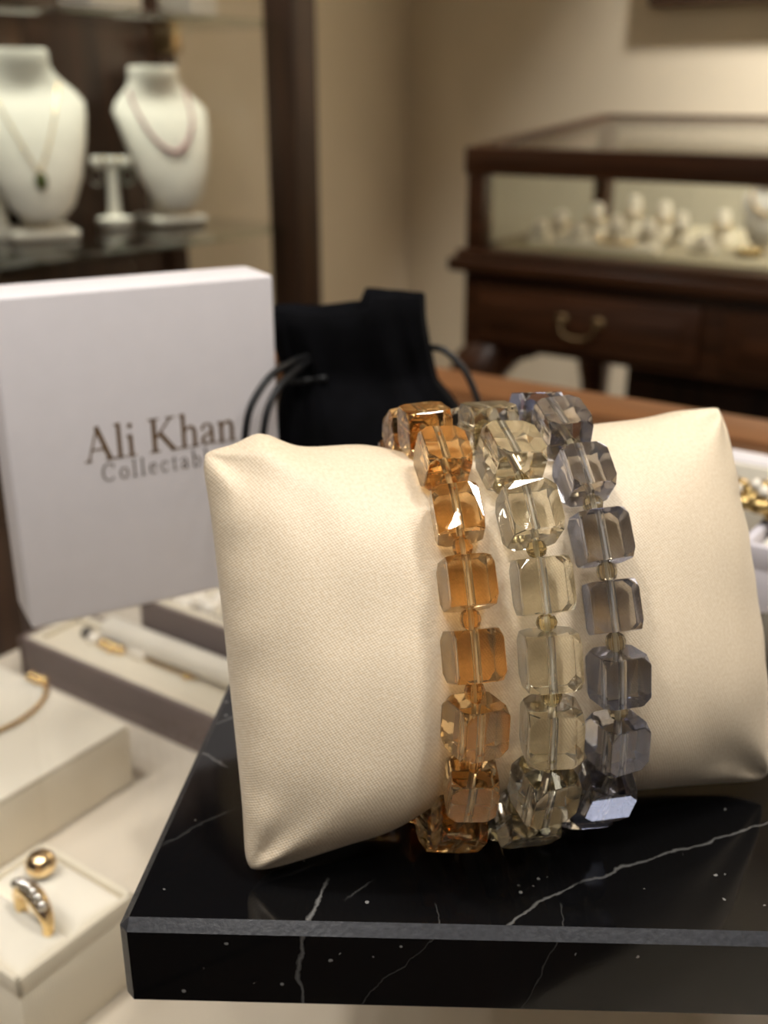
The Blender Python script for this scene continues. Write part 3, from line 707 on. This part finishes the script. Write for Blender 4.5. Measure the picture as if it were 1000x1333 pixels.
veins = [seg_vein(sl(648, 1210), sl(760, 1142), .0006, .17), seg_vein(sl(752, 1146), sl(1010, 1066), .0006, .17), seg_vein(sl(385, 1222), sl(424, 1140), .0008, .20), seg_vein(sl(240, 962), sl(300, 1000), .0008, .16),
         seg_vein(sl(262, 945), sl(330, 925), .0007, .12), seg_vein(sl(205, 1105), sl(320, 1050), .0010, .03), seg_vein(sl(450, 1172), sl(500, 1145), .0007, .08)]
vsum = veins[0]
for v_ in veins[1:]: vsum = mt.math('MAXIMUM', vsum, v_)
# veins running down the front face (by the slab's own thickness)
sxyz = mt.n('ShaderNodeSeparateXYZ'); mt.l(wp.outputs[0], sxyz.inputs[0])
def drop_vein(x0, slope, width, amp):
    u = mt.math('SUBTRACT', mt.math('SUBTRACT', sxyz.outputs[0], x0), mt.math('MULTIPLY', sxyz.outputs[2], slope))
    line = mt.math('SUBTRACT', 1.0, mt.math('DIVIDE', mt.math('ABSOLUTE', u), mt.math('MULTIPLY', fine.outputs[0], width * 1.1)), clamp=True)
    near = mt.math('MULTIPLY', mt.math('SUBTRACT', .006, sxyz.outputs[1]), 700.0, clamp=True)
    return mt.math('MULTIPLY', mt.math('MULTIPLY', line, near), amp)
xf = sl(390, 1212)[0]; xg = sl(645, 1212)[0]
for v_ in (drop_vein(xf + .013, .75, .0004, .07), drop_vein(xg + .006, .40, .0004, .05)): vsum = mt.math('MAXIMUM', vsum, v_)
# a few hairline cracks and chalky specks everywhere
vor = mt.n('ShaderNodeTexVoronoi', feature='DISTANCE_TO_EDGE', i_Scale=16.0); mt.l(wp.outputs[0], vor.inputs['Vector'])
hair = mt.math('MULTIPLY', mt.math('SUBTRACT', 1.0, mt.math('MULTIPLY', vor.outputs['Distance'], 90.0), clamp=True), mt.math('MULTIPLY', mt.math('SUBTRACT', nz.outputs[0], .55), 1.2, clamp=True))
spk = mt.n('ShaderNodeTexVoronoi', i_Scale=330.0); mt.l(pos, spk.inputs['Vector'])
dots = mt.math('MULTIPLY', mt.math('LESS_THAN', spk.outputs['Distance'], .15), mt.math('GREATER_THAN', fine.outputs[0], .62))
vsum = mt.math('MAXIMUM', vsum, mt.math('MULTIPLY', hair, .02)); vsum = mt.math('MAXIMUM', vsum, mt.math('MULTIPLY', dots, .25))
mt.set(Base_Color=mt.ramp(vsum, [(0, (.0035, .0035, .004, 1)), (1, (.75, .73, .70, 1))]), Roughness=.07, IOR=1.5)
fl, frr = Vector((-.052, .165)), Vector((.170, .158)); bl_ = fl + Vector((.0093, .0929)).normalized() * .138; br_ = Vector((.178, .300))
bm = bmesh.new(); vs = [bm.verts.new((v.x - SB.x, v.y - SB.y, z)) for z in (0, .019) for v in (fl, frr, br_, bl_)]
for f in ((0, 3, 2, 1), (4, 5, 6, 7), (0, 1, 5, 4), (1, 2, 6, 5), (2, 3, 7, 6), (3, 0, 4, 7)): bm.faces.new([vs[i] for i in f])
bmesh.ops.recalc_face_normals(bm, faces=bm.faces[:])
top = [e for e in bm.edges if not (e.verts[0].co.z < .001 and e.verts[1].co.z < .001)]
bmesh.ops.bevel(bm, geom=top, offset=.0020, segments=1, affect='EDGES', material=1)
slab = obj('marble_slab', bm, mt.m, None, True, 20); slab.data.materials.append(plain('honed_marble_edge', (.026, .027, .032, 1), .25, .5, .25, 900, .05)); slab.location = (SB.x, SB.y, E + GZ)
tag(slab, 'polished black marble slab with white veins under the satin pillow', 'marble slab')

# ================================================================== PILLOW AND BRACELETS
PCc = Vector((.02526504, .21037594, E - .10839273))
U = Vector((.9669613, .25480798, .00766378)); V = Vector((-.1167395, .4158844, .90189359)); Wn = Vector((.22662244, -.87299087, .43189028))
HW, HH = .0609, .0440
LOOPS = dict(amber=[-.01729, .04485, .04152, .02916, .00208, .00472, 2.2, .04835], clear=[-.00373, .02367, .04107, .03149, .00159, .00584, 2.233, .04782], blue=[.01139, .00498, .04201, .02906, .00253, .00432, 2.21, .05378])
def loop_pt(q, t, inset=0.0):
    u0, ku, av, aw, cv, cw, n = q[:7]; c, s_ = math.cos(t), math.sin(t)
    v = cv + (av - inset) * math.copysign(abs(s_) ** (2 / n), s_); w_ = cw + (aw - inset) * math.copysign(abs(c) ** (2 / n), c)
    return u0 + ku * v, v, w_
SLABZ = E - .150
def pillow_mesh():
    NU, NV = 190, 150; Tf, Tb = .0310, .0200
    us = [math.sin(x * math.pi / 2) * .35 + x * .65 for x in np.linspace(-1, 1, NU + 1)]; vs_ = [math.sin(x * math.pi / 2) * .35 + x * .65 for x in np.linspace(-1, 1, NV + 1)]
    bm = bmesh.new(); uvl = bm.loops.layers.uv.new('UVMap'); UV = {}
    def P(u, v, side):
        cu, cv = .035, .115
        x = HW * u * (1 - (.022 if u < 0 else .006) * (1 - abs(v) ** 6)); cvv = (.050 if v > 0 else cv)
        y = HH * v * (1 - cvv * (1 - abs(u) ** 2.2))
        rk = .45 if (u > 0 and v > 0) else 1; x *= 1 - rk * .026 * abs(v) ** 22; y *= 1 - rk * .036 * abs(u) ** 26
        y += (.0030 if u < 0 else .0004) * max(0, v) ** 3 * math.exp(-((abs(u) - .80) / .085) ** 2)
        k = max(0, (1 - abs(u) ** 2.6)) ** .55 * max(0, (1 - abs(v) ** 2.6)) ** .52
        T = Tf if side > 0 else Tb
        z = side * T * k
        ed = min(1 - abs(u), 1 - abs(v))
        # soft folds: radiating from the corners, and a broad unevenness
        cxr = math.hypot(1 - abs(u), 1 - abs(v)); ang = math.atan2(1 - abs(v), 1 - abs(u) + 1e-6)
        sd = (1 if u > 0 else 2.3) + (3.1 if v > 0 else 5.7) + (0 if side > 0 else 9)
        fold = math.sin(ang * 7 + sd * 2) * math.exp(-(cxr / .42) ** 2) * min(1, cxr / .12)
        z += side * .0011 * fold * min(1, ed / .06)
        n1 = noise.noise((x * 45 + sd * 0, y * 45, side * 3.0)); n2 = noise.noise((x * 120, y * 60, 5 + side * 3.0))
        z += side * (.0011 * n1 + .0004 * n2) * min(1, ed / .15)
        pk = math.exp(-(ed / .10) ** 2) * (1 - math.exp(-(ed / .02) ** 2))
        z += side * .00025 * pk * math.sin((u * 31 if 1 - abs(v) < 1 - abs(u) else v * 23) + 2 * n1)
        # seam wander
        if True:
            wv = .0009 * noise.noise((u * 2.3 + 7, v * 2.3, 0)) ; y += wv * (abs(v) ** 4); z += .0010 * noise.noise((u * 3.1, v * 3.1, 9)) * (max(abs(u), abs(v)) ** 6)
        # pulled in under the bracelets
        for q in LOOPS.values():
            du = x - (q[0] + q[1] * y); wgt = math.exp(-(du / .0075) ** 2)
            av, aw, n = q[2] - .0054, q[3] - .0054, q[6]
            yy, zz = (y - q[4]), (z - q[5])
            rho = (abs(yy / av) ** n + abs(zz / aw) ** n) ** (1 / n)
            if rho > 1: f = 1 + (1 / rho - 1) * wgt; y, z = q[4] + yy * f, q[5] + zz * f
        p = PCc + U * x + V * y + Wn * z
        if p.z < SLABZ + .0004: p.z = SLABZ + .0004
        return p
    G = {}
    for side in (1, -1):
        for j, v in enumerate(vs_):
            for i, u in enumerate(us):
                bnd = i in (0, NU) or j in (0, NV)
                if side < 0 and bnd: G[side, i, j] = G[1, i, j]
                else: G[side, i, j] = bm.verts.new(P(u, v, side))
                UV[G[side, i, j]] = (u * HW, v * HH)
        for j in range(NV):
            for i in range(NU):
                q = (G[side, i, j], G[side, i + 1, j], G[side, i + 1, j + 1], G[side, i, j + 1])
                f = bm.faces.new(q if side > 0 else q[::-1])
                for l in f.loops: l[uvl].uv = UV[l.vert]
    base = Vector((PCc.x, PCc.y - .02, SLABZ))
    bmesh.ops.translate(bm, verts=bm.verts[:], vec=-base)
    return bm, base
sm = NT('champagne_satin'); uvn = sm.n('ShaderNodeUVMap'); sep = sm.n('ShaderNodeSeparateXYZ'); sm.l(uvn.outputs[0], sep.inputs[0])
FR = 6.2832 / .00062
wa = sm.math('SINE', sm.math('MULTIPLY', sm.math('ADD', sep.outputs[0], sm.math('MULTIPLY', sep.outputs[1], .55)), FR)); wb = sm.math('SINE', sm.math('MULTIPLY', sm.math('SUBTRACT', sep.outputs[1], sm.math('MULTIPLY', sep.outputs[0], .35)), FR * 1.15))
thn = sm.n('ShaderNodeTexNoise', i_Scale=1400.0, i_Detail=2); sm.l(uvn.outputs[0], thn.inputs['Vector'])
hgt = sm.math('ADD', sm.math('ADD', wa, wb), sm.math('MULTIPLY', thn.outputs[0], 2.2))
sm.set(Base_Color=sm.ramp(thn.outputs[0], [(.3, srgb(222, 203, 175)), (.7, srgb(233, 217, 193))]), Roughness=.42, Specular_IOR_Level=.4, Sheen_Weight=.2, Sheen_Roughness=.35, Sheen_Tint=(1, .92, .78, 1))
sm.bump(hgt, .16, .00010)
bm, base = pillow_mesh()
pil = obj('satin_pillow', bm, sm.m, None, True, 180, recalc=True); pil.location = base
tag(pil, 'champagne satin pillow leaning on the black marble slab', 'pillow')

# ---- crystal bracelets
def cut_cube(h, cut, hole, zk=1.06):
    bm = bmesh.new(); box(bm, -h, h, -h, h, -h * zk, h * zk)
    bmesh.ops.bevel(bm, geom=bm.verts[:], offset=cut, segments=1, affect='VERTICES')
    for v in bm.verts:                                # slightly barrelled sides
        k = 1 + .03 * (1 - (v.co.z / h) ** 2); v.co.x *= k; v.co.y *= k
    bmesh.ops.bevel(bm, geom=bm.edges[:], offset=.00018, segments=1, affect='EDGES')
    bmesh.ops.recalc_face_normals(bm, faces=bm.faces[:])
    n = 12; R = [[bm.verts.new((hole * math.cos(2 * math.pi * k / n), hole * math.sin(2 * math.pi * k / n), z)) for k in range(n)] for z in (-h * zk * .996, h * zk * .996)]
    for k in range(n): bm.faces.new((R[0][k], R[1][k], R[1][(k + 1) % n], R[0][(k + 1) % n])).material_index = 1   # bore: faces look into the hole
    bm.faces.new(R[0]); bm.faces.new(R[1][::-1])
    return bm
def rondelle(r, h):
    bm = bmesh.new(); n = 10
    lathe(bm, [(r * .45, -h / 2), (r * .82, -h * .36), (r, -h * .06), (r, h * .06), (r * .82, h * .36), (r * .45, h / 2)], n); return bm
_b = NT('frosted_bore'); _b.set(Base_Color=(.97, .96, .93, 1), Roughness=.06, Transmission_Weight=1.0, IOR=1.5)
_d = _b.n('ShaderNodeBsdfTranslucent', i_Color=(.95, .94, .91, 1)); _m = _b.n('ShaderNodeMixShader'); _m.inputs[0].default_value = .12
_b.l(_b.b.outputs[0], _m.inputs[1]); _b.l(_d.outputs[0], _m.inputs[2]); _b.l(_m.outputs[0], _b.out.inputs[0]); bore = _b.m
cordmat = plain('clear_elastic', (.93, .92, .90, 1), .3, .5, .02, 500)
STYLE = dict(
    amber=(crystal('amber_crystal', (1.0, .69, .34, 1), (1.0, .86, .66, 1), .06), crystal('amber_spacer', (.95, .62, .28, 1), (1, .8, .55, 1), .15), .00455,
           'amber orange crystal cube bracelet on the left of the three around the pillow'),
    clear=(crystal('citrine_crystal', (1.0, .955, .81, 1), (1.0, .97, .90, 1), .07), crystal('olive_spacer', (.74, .62, .36, 1), (.8, .7, .5, 1), .12), .00500,
           'pale yellow clear crystal cube bracelet in the middle around the pillow'),
    blue=(crystal('smoky_blue_crystal', (.58, .60, .66, 1), (.86, .86, .88, 1), .05, coat=(.40, .50, .90, 1), alt=(.76, .64, .46, 1)), crystal('smoky_spacer', (.70, .62, .44, 1), (.8, .74, .6, 1), .12), .00460,
          'smoky blue grey crystal cube bracelet on the right of the three around the pillow'))
NB = 17
for key, q in LOOPS.items():
    cm, smat, hb, label = STYLE[key]
    ts = np.linspace(-math.pi, math.pi, 3001); raw = np.array([loop_pt(q, t) for t in ts])
    world = [PCc + U * float(a) + V * float(b) + Wn * float(c) for a, b, c in raw]
    wn = np.array([tuple(p) for p in world]); dl = np.concatenate([[0], np.cumsum(np.linalg.norm(np.diff(wn, axis=0), axis=1))]); Ltot = dl[-1]
    def at_len(s_):
        s_ = s_ % Ltot; return Vector([float(np.interp(s_, dl, wn[:, k])) for k in range(3)])
    cen = PCc + U * q[0] + V * q[4] + Wn * q[5]
    low = min(world, key=lambda p: p.z)
    root = empty('bracelet', (low.x, low.y, SLABZ)); tag(root, label, 'bracelet', 'crystal cube bracelets on the pillow')
    s_start = float(dl[1500]) + q[7]; pitch = Ltot / NB
    bm = bmesh.new(); tube(bm, [p - root.location for p in world[:-1:25]], .00036, 6, True); obj('cord', bm, cordmat, root, True, 180)
    bead_o = space_o = None
    for i in range(NB):
        for half in (0, .5):
            s_ = s_start - (i + half) * pitch; p = at_len(s_); tan = (at_len(s_ + .002) - at_len(s_ - .002)).normalized()
            out = (p - cen); out = (out - tan * out.dot(tan)).normalized(); bn = out.cross(tan)
            R = Matrix((bn, out, tan)).transposed()
            if half == 0:
                R = R @ Matrix.Rotation(math.radians(random.uniform(-13, 13)), 3, 'Z') @ Matrix.Rotation(math.radians(random.uniform(-5, 5)), 3, 'X')
                if bead_o is None: o = bead_o = obj('crystal_bead', cut_cube(hb, hb * .38, .00085), cm, root, recalc=False); o.data.materials.append(bore)
                else: o = bead_o.copy(); COL.objects.link(o); o.parent = root
                k = random.uniform(.97, 1.03); o.scale = (k, k, k)
            else:
                R = R @ Matrix.Rotation(random.uniform(0, 1), 3, 'Z')
                if space_o is None: o = space_o = obj('spacer_bead', rondelle(.0020, (pitch - hb * 2.12) * .97), smat, root)
                else: o = space_o.copy(); COL.objects.link(o); o.parent = root
            o.rotation_euler = R.to_euler(); o.location = p - root.location
